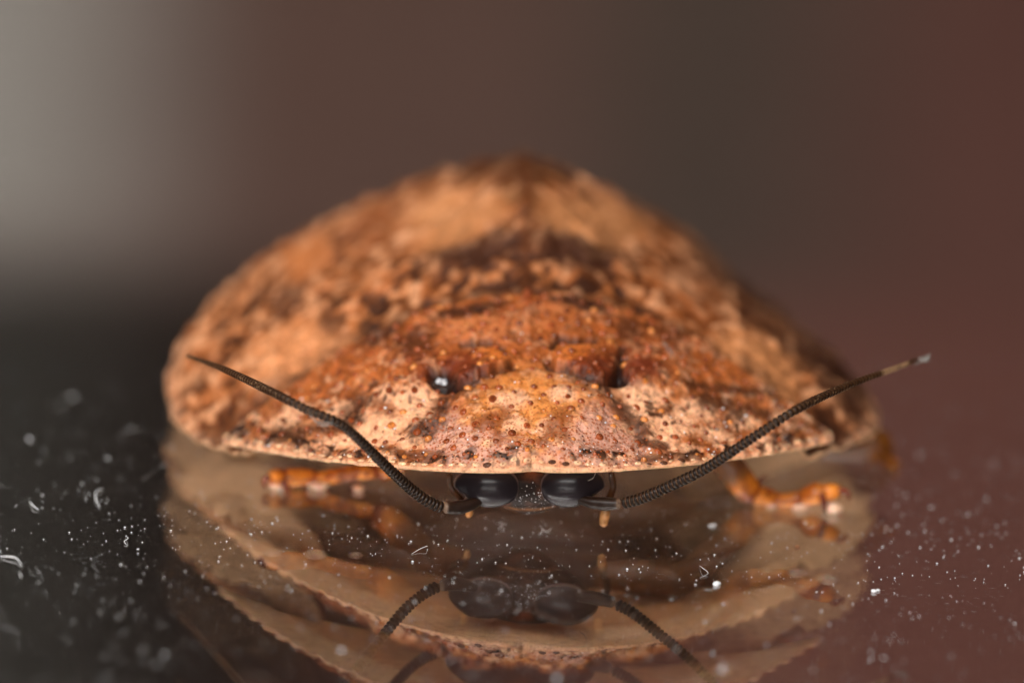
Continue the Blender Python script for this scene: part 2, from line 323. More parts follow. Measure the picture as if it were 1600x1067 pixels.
for (x, y, a, b, g) in [(645, 628, 34, 22, -10), (592, 664, 42, 24, -10), (640, 688, 26, 12, 0), (570, 690, 32, 14, 0), (660, 647, 22, 12, 0), (805, 662, 18, 15, 0), (855, 668, 18, 16, 0), (800, 625, 30, 14, 0), (880, 615, 24, 12, 0), (873, 685, 10, 10, 0), (760, 692, 12, 8, 0),
                        (1000, 618, 38, 22, 10), (1048, 660, 42, 22, 10), (995, 645, 26, 14, 20), (1030, 684, 26, 11, 0), (1090, 640, 30, 16, 20), (1120, 678, 26, 12, 0), (1160, 655, 24, 12, 15), (1068, 700, 24, 8, 0), (985, 668, 16, 9, 20), (1190, 690, 20, 10, 0), (1150, 700, 22, 8, 0),
                        (520, 690, 26, 10, -10), (480, 700, 20, 8, 0), (440, 660, 26, 12, -10), (530, 640, 24, 10, -20), (455, 640, 24, 9, -20), (1230, 655, 26, 12, 20), (1270, 650, 20, 12, 20), (600, 708, 14, 6, 0), (970, 713, 20, 5, 0)]:
    c = lerp(c, C_CREAM*np.array([1, .98, .95]), ell(PXf, PYf, x, y, a, b, g, .45, n3)*.95)
for pts, r, d, s_ in [([(692, 632), (680, 660), (648, 676)], 13, C_DK, .85), ([(655, 668), (668, 684)], 9, C_DK, .8), ([(965, 634), (985, 655), (1008, 675), (1000, 690)], 12, C_DK*1.2, .85), ([(1008, 690), (1040, 697)], 7, C_DK*1.2, .8), ([(1020, 648), (1045, 640)], 6, C_BR, .8),
                      ([(560, 655), (530, 665), (500, 668), (430, 680)], 11, C_DK, .75), ([(565, 625), (545, 645)], 14, C_DK, .7), ([(610, 640), (590, 630)], 10, C_BR, .7), ([(1100, 625), (1135, 632), (1155, 650)], 10, C_DK, .8), ([(1130, 650), (1140, 668)], 9, C_BR, .7), ([(1080, 600), (1120, 608), (1190, 612)], 8, C_DK, .7), ([(1160, 635), (1200, 650)], 7, C_DK, .7), ([(1240, 655), (1290, 670)], 7, C_BR, .8),
                      ([(750, 660), (790, 645)], 12, C_BR*1.2, .75), ([(880, 650), (860, 665), (880, 680)], 12, C_BR*1.2, .75), ([(770, 650), (780, 690)], 7, C_BR*1.3, .6), ([(845, 690), (860, 680)], 7, C_BR, .6),
                      ([(600, 700), (640, 712), (690, 708)], 6, C_DK, .6), ([(1000, 718), (1050, 712), (1090, 715)], 6, C_DK, .7), ([(470, 690), (450, 683)], 7, C_DK, .8)]:
    c = lerp(c, d, stroke(PXf, PYf, pts, r, .7, n4)*s_)
for (x, y, a, b, g, s_) in [(650, 537, 34, 22, -30, .75), (985, 515, 26, 22, 20, .7), (735, 484, 52, 9, -8, .9), (890, 470, 48, 8, 10, .9), (930, 482, 24, 8, 20, .8), (595, 520, 40, 14, -35, .8), (1045, 520, 34, 14, 30, .6)]:
    c = lerp(c, C_DK*1.3, ell(PXf, PYf, x, y, a, b, g, .5, n3)*s_)
c = lerp(c, np.array([.62, .21, .045]), (ell(PXf, PYf, 760, 555, 38, 14, -4, .5)+ell(PXf, PYf, 897, 550, 38, 14, 4, .5)).clip(0, 1)*.8)
c = lerp(c, C_RED*1.3, (ell(PXf, PYf, 722, 576, 40, 24, -12, .5, n3)+ell(PXf, PYf, 935, 574, 42, 24, 10, .5, n3)+ell(PXf, PYf, 1000, 572, 36, 24, 10, .6, n3)+ell(PXf, PYf, 660, 572, 26, 22, 0, .6, n3)*.6).clip(0, 1)*.8)
c = lerp(c, C_DK*.7, np.clip(stroke(PXf, PYf, [(692, 602), (720, 600), (752, 584), (800, 572)], 8, .7, n4)+stroke(PXf, PYf, [(968, 598), (940, 596), (905, 581), (858, 572)], 8, .7, n4)+stroke(PXf, PYf, [(700, 620), (740, 600)], 9, .7, n4)*.7+stroke(PXf, PYf, [(945, 612), (900, 590)], 9, .7, n4)*.7, 0, 1)*.85)
c = lerp(c, C_BLK, np.clip(pit_l*1.2+pit_r*1.3+cleft+up_l*.9+up_r*.9, 0, 1)*.95)  # near-black pits and cleft: their shade is put into the colour
c = lerp(c, np.array([.75, .42, .2]), np.exp(-(Xf/.055)**2)*(PYf > 595)*.5)                # pale midline
c = lerp(c, C_RED*2.2, np.exp(-(Xf/.12)**2)*sst(PYf, 500, 450)*.6)
# rim: pale beads, dark flecks between, a smooth pale lip
fl = sst(fbm(N3*np.array([1, 1, 1]), 3.2, 99, 3), .52, .6)*np.exp(-((dm-.42)/.26)**2); c = lerp(c, C_DK*.6, np.clip(fl*1.1*(.45+sst(n3, .4, .6)), 0, 1))
bead = np.exp(-((dm-.17)/.17)**2)*rib; c = lerp(c, C_CREAM*1.05, np.clip(bead*1.1, 0, 1)*(.45-.1*lat))
c = lerp(c, C_DK, np.clip(np.exp(-((dm-.30)/.26)**2)*(1-rib)**1.5*sst(nb, .40, .52)*lat*1.2, 0, .95))
c = lerp(c, C_CREAM*.95, np.exp(-(dm/.08)**2)*.8)
spk2 = sst(vnoise(N3*6.5, 15), .58, .72)*sst(nb*.6+n1*.4, .47, .57); c = lerp(c, C_DK*.9, spk2*.8*(1-boss)*(1-pk)*(1-behind*.3))
spk = sst(vnoise(N3*16, 5), .80, .88); c = lerp(c, C_DK, spk*.35*(1-boss))
c = np.clip(np.maximum(c, 0)**1.17*np.array([1.13, 1.07, 1.06]), .003, .95)
# plate: upper sheet + lower sheet, joined along the rim
cren = lat*.09*(rib-.5)*np.exp(-(dm/.3)**2)                          # scalloped lateral edge
gx = np.gradient(u_front(xx), xx)[:, None].repeat(ns, 1).ravel(); ln = np.sqrt(1+gx*gx)
Xo, Uo = Xf+gx/ln*cren, Uf-cren/ln-notch*-.18
thick = .09+.22*sst(dm, 0, 1.2)*(1-Sf**5*.6)
top = B(np.stack([Xo, Uo, Zf+dz+notch*.10], 1)); zfl = marg(u_front(Xf))-.09+.10*(Uf-u_front(Xf)); bot = B(np.stack([Xo, Uo, np.minimum(Zf+dz*(1-sst(dm, .2, 1.2))-thick, zfl+np.minimum(dz, 0)*np.exp(-(dm/.2)**2))], 1))    # the flange is flat underneath
nv = len(top); Fq = np.vstack([grid_faces(nx, ns, flip=False), grid_faces(nx, ns, nv, flip=True)])
e0 = np.arange(nx-1)*ns; F1 = np.stack([e0, e0+ns, e0+ns+nv, e0+nv], 1)[:, ::-1]; e1 = e0+ns-1; F2 = np.stack([e1, e1+ns, e1+ns+nv, e1+nv], 1)
cb = np.tile(np.array([.78, .48, .27]), (nv, 1)); cb = lerp(cb, C_TAN, sst(dm, 2.0, 2.6)*.6); cb = lerp(cb, C_CREAM, np.exp(-(dm/.1)**2)*.4)
pron = mesh_obj('pronotum', np.vstack([top, bot]), np.vstack([Fq, F1, F2]), M['shield'], roach, col=np.vstack([c, cb]), dots=np.concatenate([dots, 0*dots]))
pron['label'] = 'broad mottled head shield with dark pits and pale scalloped rim'

# ---- tubercles: real little domes on the shield, too small to pick apart
pts = []; cells = {}
cand = rng.uniform([-9.6, .3], [9.6, 8.4], (26000, 2))
for x, u in cand:
    if len(pts) > 620: break
    uf, uh = float(u_front(x)), float(u_hind(x))
    if not (uf+.35 < u < uh-.1): continue
    key = (int(x/.42), int(u/.42)); near = [q for i in (-1, 0, 1) for j in (-1, 0, 1) for q in cells.get((key[0]+i, key[1]+j), [])]
    if any((q[0]-x)**2+((q[1]-u)*.8)**2 < .40**2 for q in near): continue
    cells.setdefault(key, []).append((x, u)); pts.append((x, u))
VV = []; FF = []; CC = []; off = 0
Tg = top.reshape(nx, ns, 3)
for x, u in pts:
    i = int(np.clip(np.searchsorted(xx, x), 1, nx-2)); s_ = (u-float(u_front(x)))/(float(u_hind(x))-float(u_front(x))); j = int(np.clip(np.searchsorted(ss, s_), 1, ns-2))
    pc = Tg[i, j]; a, b = Tg[i+1, j]-Tg[i-1, j], Tg[i, j+1]-Tg[i, j-1]; nn = np.cross(a, b); nn /= np.linalg.norm(nn); nn = nn if nn[2] > 0 else -nn
    e = np.cross(nn, [0, 1., 0]); e /= np.linalg.norm(e); g = np.cross(nn, e)
    px_, py_ = proj(pc); front = py_ > 600
    r = rng.uniform(.075, .15)*(1.0 if abs(x) < 4.5 else .85); hgt = r*rng.uniform(.65, 1.05)
    if min(math.hypot(px_-693, py_-592), math.hypot(px_-965, py_-588)) < 20: continue
    if u-float(u_front(x)) < .7: r *= .7
    th = np.linspace(0, 2*math.pi, 12, endpoint=False); rings = []
    for q in (0, .3, .6, .85): rings.append(pc-nn*r*.12+r*math.cos(q*math.pi/2)*(np.cos(th)[:, None]*e+np.sin(th)[:, None]*g)+nn*hgt*math.sin(q*math.pi/2))
    v_ = np.vstack(rings+[(pc-nn*r*.12+nn*hgt)[None]]); fcs = grid_faces(4, 12, wrapv=True).tolist()+[[36+k_, 36+(k_+1) % 12, 48] for k_ in range(12)]
    pale = rng.random() < (.14 if front else .12)
    cc = (np.array([.50, .17, .04]) if pale else np.array([.27, .062, .018])*rng.uniform(.5, 1.2))
    base = c.reshape(nx, ns, 3)[i, j]
    VV.append(v_); FF += [[q+off for q in fc] for fc in fcs]; off += len(v_); cr = np.tile(cc, (49, 1)); cr[:12] = base*.6+cc*.4; CC.append(cr)
arc = np.concatenate([[0], np.cumsum(np.hypot(np.diff(xx), np.diff(u_front(xx))))]); DM = dm.reshape(nx, ns)
for sa in np.arange(.2, arc[-1]-.2, .40):                           # row of pale beads along the rim
    i = int(np.clip(np.searchsorted(arc, sa+rng.normal(0, .04)), 2, nx-3)); j = int(np.argmin(np.abs(DM[i]-rng.uniform(.11, .2)))); j = min(max(j, 1), ns-2); pc = Tg[i, j]; a, b = Tg[i+1, j]-Tg[i-1, j], Tg[i, j+1]-Tg[i, j-1]; nn = np.cross(a, b); nn /= np.linalg.norm(nn)+1e-12; nn = nn if nn[2] > 0 else -nn
    e = a/np.linalg.norm(a); g = np.cross(nn, e); r = rng.uniform(.07, .13); th = np.linspace(0, 2*math.pi, 12, endpoint=False)
    v_ = np.vstack([pc-nn*r*.12+r*math.cos(q*math.pi/2)*(1.25*np.cos(th)[:, None]*e+.8*np.sin(th)[:, None]*g)+nn*r*.6*math.sin(q*math.pi/2) for q in (0, .3, .6, .85)]+[(pc+nn*r*.5)[None]])
    fcs = grid_faces(4, 12, wrapv=True).tolist()+[[36+k_, 36+(k_+1) % 12, 48] for k_ in range(12)]; dark = rng.random() < .12
    VV.append(v_); FF += [[q+off for q in fc] for fc in fcs]; off += 49; CC.append(np.tile(C_DK*1.5 if dark else (c.reshape(nx, ns, 3)[i, j]*.3+np.array([.80, .48, .28])*.7)*rng.uniform(.75, 1.1), (49, 1)))
for q in range(2600):
    i = int(rng.integers(6, nx-6)); j = int(rng.integers(4, ns-3)); pc = Tg[i, j]; a, b = Tg[i+1, j]-Tg[i-1, j], Tg[i, j+1]-Tg[i, j-1]; nn = np.cross(a, b); nn /= np.linalg.norm(nn)+1e-12; nn = nn if nn[2] > 0 else -nn
    if dm.reshape(nx, ns)[i, j] < .2: continue
    e = np.cross(nn, [0, 1., 0]); e /= np.linalg.norm(e); g = np.cross(nn, e); r = rng.uniform(.025, .055); th = np.linspace(0, 2*math.pi, 7, endpoint=False)
    ring = lambda q_: pc-nn*r*.15+r*math.cos(q_)*(np.cos(th)[:, None]*e+np.sin(th)[:, None]*g)+nn*r*.9*math.sin(q_)
    v_ = np.vstack([ring(0), ring(.8), (pc+nn*r*.75)[None]]); fcs = grid_faces(2, 7, wrapv=True).tolist()+[[7+k_, 7+(k_+1) % 7, 14] for k_ in range(7)]
    base = c.reshape(nx, ns, 3)[i, j]; cc = base*(rng.uniform(.45, .8) if rng.random() < .5 else rng.uniform(1.0, 1.35)); VV.append(v_); FF += [[q_+off for q_ in fc] for fc in fcs]; off += 15; CC.append(np.clip(np.tile(cc, (15, 1)), .004, .9))
tub = mesh_obj('tubercles', np.vstack(VV), FF, M['tubercle'], roach, col=np.vstack(CC)); child_of(tub, pron); tub['kind'] = 'stuff'
# tiny highlights of the shield, modelled as pale grains
VV = []; FF = []; off = 0
for q in range(330):
    i = int(rng.integers(40, nx-40)); dist = rng.exponential(.9) if q < 200 else rng.uniform(0, 6); u = float(u_front(xx[i]))+.12+dist; s_ = (u-float(u_front(xx[i])))/(float(u_hind(xx[i]))-float(u_front(xx[i])))
    if s_ > .95: continue
    pc = Tg[i, int(np.clip(np.searchsorted(ss, s_), 0, ns-1))]; r = min(.013*math.exp(rng.normal(0, .5)), .04)
    v_, f_ = blob(pc+np.array([0, 0, r*.5]), (r*1.3, r, r), 5, 6, .3, q); VV.append(v_); FF += [[k_+off for k_ in z] for z in f_]; off += len(v_)
dg = mesh_obj('shield_glints', np.vstack(VV), FF, M['lint'], roach); child_of(dg, pron); dg['kind'] = 'stuff'
# small white fleck modelled in the pit
j = np.argmin(np.hypot(PXf-689, PYf-583)); gq = np.random.default_rng(5); v_, f_ = join([blob((gq.normal(0, .07), gq.normal(0, .015), gq.normal(0, .13)), (gq.uniform(.04, .11), .035, gq.uniform(.05, .13)), 12, 14, .7, 40+q) for q in range(9)]); a = math.radians(-22); v_ = v_@np.array([[math.cos(a), 0, math.sin(a)], [0, 1, 0], [-math.sin(a), 0, math.cos(a)]]).T
wx = mesh_obj('white_fleck', v_*1.15+top[j]+(CAM-top[j])/np.linalg.norm(CAM-top[j])*.12+np.array([0, 0, .10]), f_, M['fleck_white'], roach); child_of(wx, pron); wx['label'] = 'shiny white fleck in one dark pit'

# ---- following plates
hinds = [8.5, 12.3, 15.4, 17.4, 19.4, 21.4, 23.4, 25.4, 27.4, 30.25]; bends = [2.0, 1.6, 1.2, .8, .4, 0, -.4, -.8, -1.2, 0]
def plate(name, k):
    nt_, n_ = 260, 46; t = np.sin(np.linspace(-1, 1, nt_)*1.5)/math.sin(1.5); s_ = np.linspace(0, 1, n_)
    T, Sg_ = np.meshgrid(t, s_, indexing='ij'); at = np.abs(T)
    uA = hinds[k-1]-bends[k-1]*at**1.7-.9*(1-.6*at); uB = hinds[k]-bends[k]*at**2.2
    U = uA+(uB-uA)*Sg_; X = T*half_w(U); X, U, Sv = X.ravel(), U.ravel(), Sg_.ravel(); atv = at.ravel(); P = np.stack([X, U, Z(X, U)], 1)
    m1, m2, m3, m4 = fbm(P, .6, 5), fbm(P, 1.7, 33), fbm(P, 3.0, 51), fbm(P, 6, 70, 3)
    px_, py_ = proj(B(P))
    ed = 1-atv; edge = np.exp(-(ed/.03)**2)
    ribs = .5+.5*np.cos(2*math.pi*U/.75)
    rise = -.62+.74*Sv**1.2
    zz = P[:, 2]+rise*(1-edge*.5)+((m1-.5)*.5+(m2-.5)*.5+(m3-.5)*.35+(m4-.5)*.14)*(1-edge*.6)+.10*edge*(ribs-.5)+.16*np.exp(-(X/.35)**2)*Sv+.30*np.exp(-(X/1.8)**2)
    cc = lerp(np.tile(C_TAN*np.array([.95, 1.0, 1.1]), (len(X), 1)), C_OR*.85, sst(m2, .48, .65)*.4)
    cc = lerp(cc, C_PALE*.95, sst(m1*.3+m3*.7, .52, .62)*.8)
    cc = lerp(cc, C_BR*.8, sst(m2*.4+m3*.6, .545, .44)*.92)
    cc = lerp(cc, C_DK, sst(m3*.6+m1*.4, .485, .39)*.9)
    for (x, y, a, b, g, col_, st) in [(745, 398, 95, 26, -4, C_DK*1.3, .92), (900, 398, 80, 26, 4, C_DK*1.3, .92), (800, 268, 150, 34, 0, C_BR*.45, .95), (700, 340, 90, 34, -10, np.array([.58, .29, .13]), .75), (930, 345, 80, 32, 10, np.array([.58, .29, .13]), .75), (590, 350, 60, 40, -30, C_BR*1.2, .7), (480, 400, 34, 28, -30, C_TAN*1.1, .8), (455, 462, 30, 12, -30, C_DK*1.6, .7),
                                      (822, 350, 9, 90, 0, C_BR*.6, .75), (475, 545, 80, 40, -15, np.array([.70, .33, .15]), .8), (1180, 560, 70, 40, 20, np.array([.66, .32, .14]), .8), (560, 530, 46, 15, -35, C_DK, .85), (520, 495, 22, 12, 0, C_DK*1.5, .6), (1080, 460, 60, 40, 20, C_BR*1.3, .6), (1130, 425, 70, 26, 32, C_DK*1.2, .85), (1190, 470, 60, 30, 40, C_DK*1.2, .85), (1262, 530, 70, 36, 46, C_DK, .9), (1318, 590, 60, 40, 55, C_DK, .9), (1340, 630, 30, 30, 0, C_DK*1.2, .8), (1030, 340, 60, 22, 30, C_BR*.6, .8), (1060, 440, 30, 14, 20, C_PALE, .6), (640, 560, 60, 12, -25, C_BR, .4)]:  # right-flank dark patches: own brown plus that side's shade painted in
        cc = lerp(cc, col_, ell(px_, py_, x, y, a, b, g, .5, m3)*st)
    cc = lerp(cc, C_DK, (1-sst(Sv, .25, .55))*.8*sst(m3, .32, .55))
    cc = lerp(cc, C_PALE*.9, np.exp(-((Sv-.97)/.05)**2)*.35*sst(m4, .4, .6))
    cc = lerp(cc, C_CREAM*.9, edge*ribs*.6); cc = lerp(cc, C_BR, edge*(1-ribs)**2*.6)
    Xo = X+np.sign(X)*(edge*.10*(ribs-.5)+.26*np.exp(-(ed/.12)**2)*(Sv-.7)); th = .12+.10*(1-edge)
    tp = B(np.stack([Xo, U, zz], 1)); dfe = half_w(U)*(1-atv); zfl = marg(U)-.10+.08*dfe+.12*rise+sst(dfe, 3.2, 6)*6; bt = B(np.stack([Xo, U, np.minimum(zz-th, zfl)], 1)); n0 = len(tp)
    F_ = [grid_faces(nt_, n_), grid_faces(nt_, n_, n0, True)]
    a_ = np.arange(nt_-1)*n_; F_.append(np.stack([a_, a_+n_, a_+n_+n0, a_+n0], 1)[:, ::-1]); a_ = a_+n_-1; F_.append(np.stack([a_, a_+n_, a_+n_+n0, a_+n0], 1))
    b_ = np.arange(n_-1); F_.append(np.stack([b_, b_+1, b_+1+n0, b_+n0], 1)); b_ = b_+(nt_-1)*n_; F_.append(np.stack([b_, b_+1, b_+1+n0, b_+n0], 1)[:, ::-1])
    ub = np.tile(np.array([.74, .45, .25]), (n0, 1))
    return mesh_obj(name, np.vstack([tp, bt]), np.vstack(F_), M['back'], roach, col=np.clip(np.vstack([np.maximum(cc, 0)**1.15*np.array([1.12, 1.08, 1.08]), ub]), .004, .9))
plate('mesonotum', 1)['label'] = 'blotched plate just behind the head shield'
plate('metanotum', 2)['label'] = 'third back plate with dark cross band and pale saddle'
for k in range(3, 10): plate('abdominal_plate', k)

# ---- body: closed trunk under the plates
nr, na = 26, 96; rr = np.linspace(0, .66, nr)[1:]; aa = np.linspace(-math.pi, math.pi, na, endpoint=False); R2, A2 = np.meshgrid(rr, aa, indexing='ij')
Rr = np.interp(np.abs(A2), oth, oR)*R2; Xb, Ub = (Rr*np.sin(A2)).ravel(), (CU-Rr*np.cos(A2)).ravel(); zt = Z(Xb, Ub)-.55; rhv = R2.ravel()
zlow = np.interp(Ub, [4, 8, 13], [2.3, 1.8, 1.25]); zb = np.minimum(zlow+(zt-zlow)*sst(rhv, .36, .66)+.12*np.cos(Ub*3.1), zt)
segc = lerp(np.tile(np.array([.10, .042, .02]), (len(Xb), 1)), np.array([.045, .018, .009]), .5+.5*np.cos(Ub*3.1)*np.ones(len(Xb)))
V_ = np.vstack([B(np.stack([Xb, Ub, zt], 1)), B(np.stack([Xb, Ub, zb-.01], 1)), B([[0, CU, float(Z(np.array([0.]), np.array([CU]))[0])-.55]]), B([[0, CU, 1.2]])]); n0 = len(Xb)
F_ = grid_faces(nr-1, na, wrapv=True).tolist()+grid_faces(nr-1, na, n0, True, True).tolist()
F_ += [[2*n0, i, (i+1) % na] for i in range(na)]+[[2*n0+1, n0+(i+1) % na, n0+i] for i in range(na)]; l_ = (nr-2)*na
F_ += [[l_+i, n0+l_+i, n0+l_+(i+1) % na, l_+(i+1) % na] for i in range(na)]
mesh_obj('body', V_, F_, M['belly'], roach, col=np.vstack([segc*1.5, segc, segc[:2]]))

# ---- head
hc = np.array([-.04, 2.5, 1.78])
nu_, nv_ = 72, 96; th = np.linspace(.015, math.pi-.015, nu_); ph = np.linspace(0, 2*math.pi, nv_, endpoint=False); Tm, Pm = np.meshgrid(th, ph, indexing='ij')
d = np.stack([np.sin(Tm)*np.cos(Pm), np.sin(Tm)*np.sin(Pm), np.cos(Tm)], -1).reshape(-1, 3)
rad = np.array([2.05, 1.15, 1.15]); q = d*rad; fz = d[:, 2]
q[:, 0] *= 1-.42*sst(-fz, -.1, 1.0); q[:, 1] += .30*sst(-fz, .0, 1.0)                  # face narrows and recedes downwards
frn = sst(-d[:, 1], .1, .8)
q[:, 1] += .07*frn*np.exp(-((fz+.62)/.07)**2)                                           # groove above the lip
q[:, 1] -= .10*frn*np.exp(-((fz+.78)/.10)**2)                                           # lip ledge
hn = fbm(q+3, 4, 9); q += d*(hn-.5)[:, None]*.06
hcol = lerp(np.tile(np.array([.012, .006, .004]), (len(q), 1)), np.array([.07, .022, .009]), sst(fbm(q, 2.2, 14), .5, .7)*.8)
hcol = lerp(hcol, np.array([.16, .045, .015]), np.exp(-(q[:, 0]/.25)**2)*sst(fz, .15, .7)*frn); hcol = lerp(hcol, np.array([.28, .13, .06]), frn*np.exp(-((fz+.66)/.035)**2)*.7)
F_ = grid_faces(nu_, nv_, wrapv=True).tolist()+[list(range(nv_))[::-1], [(nu_-1)*nv_+i for i in range(nv_)]]
head = mesh_obj('head', B(q+hc), F_, M['face'], roach, col=hcol); head['label'] = 'glossy near-black face tucked under the shield'
for sgn in (-1, 1):
    n1_, n2_ = 48, 64; th = np.linspace(.02, math.pi-.02, n1_); ph = np.linspace(0, 2*math.pi, n2_, endpoint=False); Tm, Pm = np.meshgrid(th, ph, indexing='ij')
    d = np.stack([np.sin(Tm)*np.cos(Pm), np.sin(Tm)*np.sin(Pm), np.cos(Tm)], -1).reshape(-1, 3)
    e = np.sign(d)*np.abs(d)**.88*np.array([1.04, .44, .68]); ox = d[:, 0]*sgn                       # ox>0 : outer end
    e[:, 2] = np.where(e[:, 2] < 0, e[:, 2]*(1-.52*sst(ox, -.1, 1.0)), e[:, 2]*(1-.15*sst(ox, .2, 1)))
    e[:, 1] += .28*sst(ox, .0, 1)                                                               # wraps round the side of the head
    ce = np.array([1.30 if sgn > 0 else -1.42, 1.50, 1.90]); rimk = sst(np.abs(d[:, 1]), .38, .18)
    ec = lerp(np.tile(np.array([.014, .010, .012]), (len(d), 1)), np.array([.16, .11, .10]), rimk*.8)
    F_ = grid_faces(n1_, n2_, wrapv=True).tolist()+[list(range(n2_))[::-1], [(n1_-1)*n2_+i for i in range(n2_)]]
    eye = mesh_obj('compound_eye', B(e+ce), F_, M['eye'], roach, col=ec); child_of(eye, head); eye['label'] = 'bluish black kidney-shaped compound eye'
# tiny sparkling highlights of the face, modelled as white specks
VV = []; FF = []; off = 0
for q_ in range(150):
    px_, py_ = rng.normal(828, 34), rng.normal(782, 14)
    if not 742 < py_ < 806: continue
    pc = on_y(px_, py_, 0.9+.35*abs((px_-828)/60)**2); r = min(.0085*math.exp(rng.normal(0, .5)), .022); hh = np.argmin(np.linalg.norm(0+np.array([0, 0, 0]), axis=0)) if False else 0
    v_, f_ = blob((0, 0, 0), (r, r, r), 5, 6, .3, q_); VV.append((pc, v_)); FF.append(f_)
bpy.context.view_layer.update()
V2 = []; F2_ = []
from mathutils.bvhtree import BVHTree
hv = [v.co[:] for v in head.data.vertices]; bv = BVHTree.FromPolygons([Vector(v) for v in hv], [list(p_.vertices) for p_ in head.data.polygons])
for (pc, v_), f_ in zip(VV, FF):
    dr = pc-CAM; dr /= np.linalg.norm(dr); hit = bv.ray_cast(Vector((CAM-BASE)*S), Vector(dr))
    if hit[0] is None: continue
    n0 = off; V2.append(v_+np.array(hit[0])/S+BASE); F2_ += [[i+n0 for i in z] for z in f_]; off += len(v_)
if V2: sp = mesh_obj('face_specks', np.vstack(V2), F2_, M['lint'], roach); child_of(sp, head); sp['kind'] = 'stuff'

# ---- antennae
def antenna(scape_px, flag_px, label, pale_tip):
    sp_ = np.array([on_y(a, b, y) for a, b, y in scape_px]); V_, F_, t_ = tube(sp_, [.14, .20, .22, .18], 16, 8)
    cs = lerp(np.tile(np.array([.012, .006, .004]), (len(V_), 1)), np.array([.30, .20, .14]), np.exp(-((t_-1)/.05)**2)*.5)
    an = mesh_obj('antenna', V_, F_, M['dark'], roach, col=cs); an['label'] = label
    fp = crom([on_y(a, b, y) for a, b, y in flag_px], 160); L = np.concatenate([[0], np.cumsum(np.linalg.norm(np.diff(fp, axis=0), axis=1))]); tot = L[-1]
    lens = []; s = 0
    while s < tot: l_ = .14+.09*(s/tot); lens.append(l_); s += l_
    st = np.concatenate([[0], np.cumsum(lens)]); st *= tot/st[-1]; smp = []; rr_ = []; ring = []
    for a, b in zip(st[:-1], st[1:]):
        r0_ = .185*(1-a/tot)**.6*.74+.046
        for q_, m_ in ((.0, .66), (.22, .98), (.55, 1.08), (.88, .98)): smp.append(a+(b-a)*q_); rr_.append(r0_*m_); ring.append(1. if q_ == 0 else 0.)
    smp = np.array(smp); pp = np.stack([np.interp(smp, L, fp[:, i]) for i in range(3)], 1); V_, F_, t_ = tube(pp, rr_, 14, spline=False)
    rg = np.repeat(np.concatenate([[0], ring, [0]]), 14)
    cf = lerp(np.tile(np.array([.009, .0045, .003]), (len(V_), 1)), np.array([.10, .05, .022]), rg*.8); cf = lerp(cf, np.array([.07, .03, .012]), sst(t_, .3, .9)*.5)
    if pale_tip: cf = lerp(cf, np.array([.24, .14, .075]), sst(t_, .86, .89)*(1-sst(t_, .96, .98)))
    child_of(mesh_obj('flagellum', V_, F_, M['dark'], roach, col=cf), an)
    VV = []; FF = []; off = 0; tn = np.gradient(pp, axis=0); tn /= np.linalg.norm(tn, axis=1)[:, None]       # short bristles
    for q_ in range(330):
        i = int(rng.integers(1, len(pp)-1)*(.75 if q_ % 3 else 1)); v = rng.normal(size=3); v -= tn[i]*(v@tn[i]); v /= np.linalg.norm(v); p0 = pp[i]+v*rr_[i]*.9; ln_ = rng.uniform(.05, .10); p1 = p0+(v*.75+tn[i]*.6)*ln_; e = np.cross(v, tn[i])*.006
        VV += [p0+e, p0-e, p0+tn[i]*.009, p1]; FF += [[off, off+1, off+3], [off+1, off+2, off+3], [off+2, off, off+3]]; off += 4
    bs = mesh_obj('bristles', np.array(VV), FF, M['dark'], roach, col=np.tile([.3, .18, .09], (len(VV), 1)), smooth=False); child_of(bs, an); bs['kind'] = 'stuff'
    return an
antenna([(752, 780, 1.25), (735, 788, 1.1), (715, 793, .95), (696, 793, .8)], [(690, 793, .75), (668, 783, .6), (640, 762, .35), (600, 725, -.3), (570, 695, -.8), (540, 668, -1.2), (513, 653, -1.4), (480, 640, -1.2), (430, 615, -.4), (350, 577, 3.2), (293, 556, 5.8)], 'dark ringed antenna with a kink, lying across the shield', False)
antenna([(905, 780, 1.3), (925, 785, 1.2), (945, 787, 1.1), (966, 787, 1.0)], [(973, 786, .95), (1000, 779, .8), (1040, 762, .5), (1100, 733, .1), (1180, 681, -.4), (1250, 637, 0), (1330, 600, 2.6), (1400, 575, 5.0), (1432, 562, 6.0)], 'dark ringed antenna with pale fluffy tip reaching past the flank', True)
# ---- mouth palps seen below the eyes
def palp(px_pts, rad):
    V_, F_, t_ = tube([on_y(a, b, y) for a, b, y in px_pts], rad, 14, 10)
    cp = lerp(np.tile(np.array([.05, .02, .008]), (len(V_), 1)), np.array([.45, .22, .08]), sst(t_, .55, .8)); o = mesh_obj('palp', V_, F_, M['leg'], roach, col=cp); child_of(o, head)
palp([(955, 738, 2.6), (958, 760, 2.6), (950, 785, 2.4), (945, 805, 2.3), (943, 819, 2.25)], [.10, .11, .13, .16, .13])
palp([(702, 742, 2.6), (706, 762, 2.6), (722, 783, 2.4), (733, 797, 2.3), (732, 806, 2.25)], [.09, .09, .11, .12, .10])

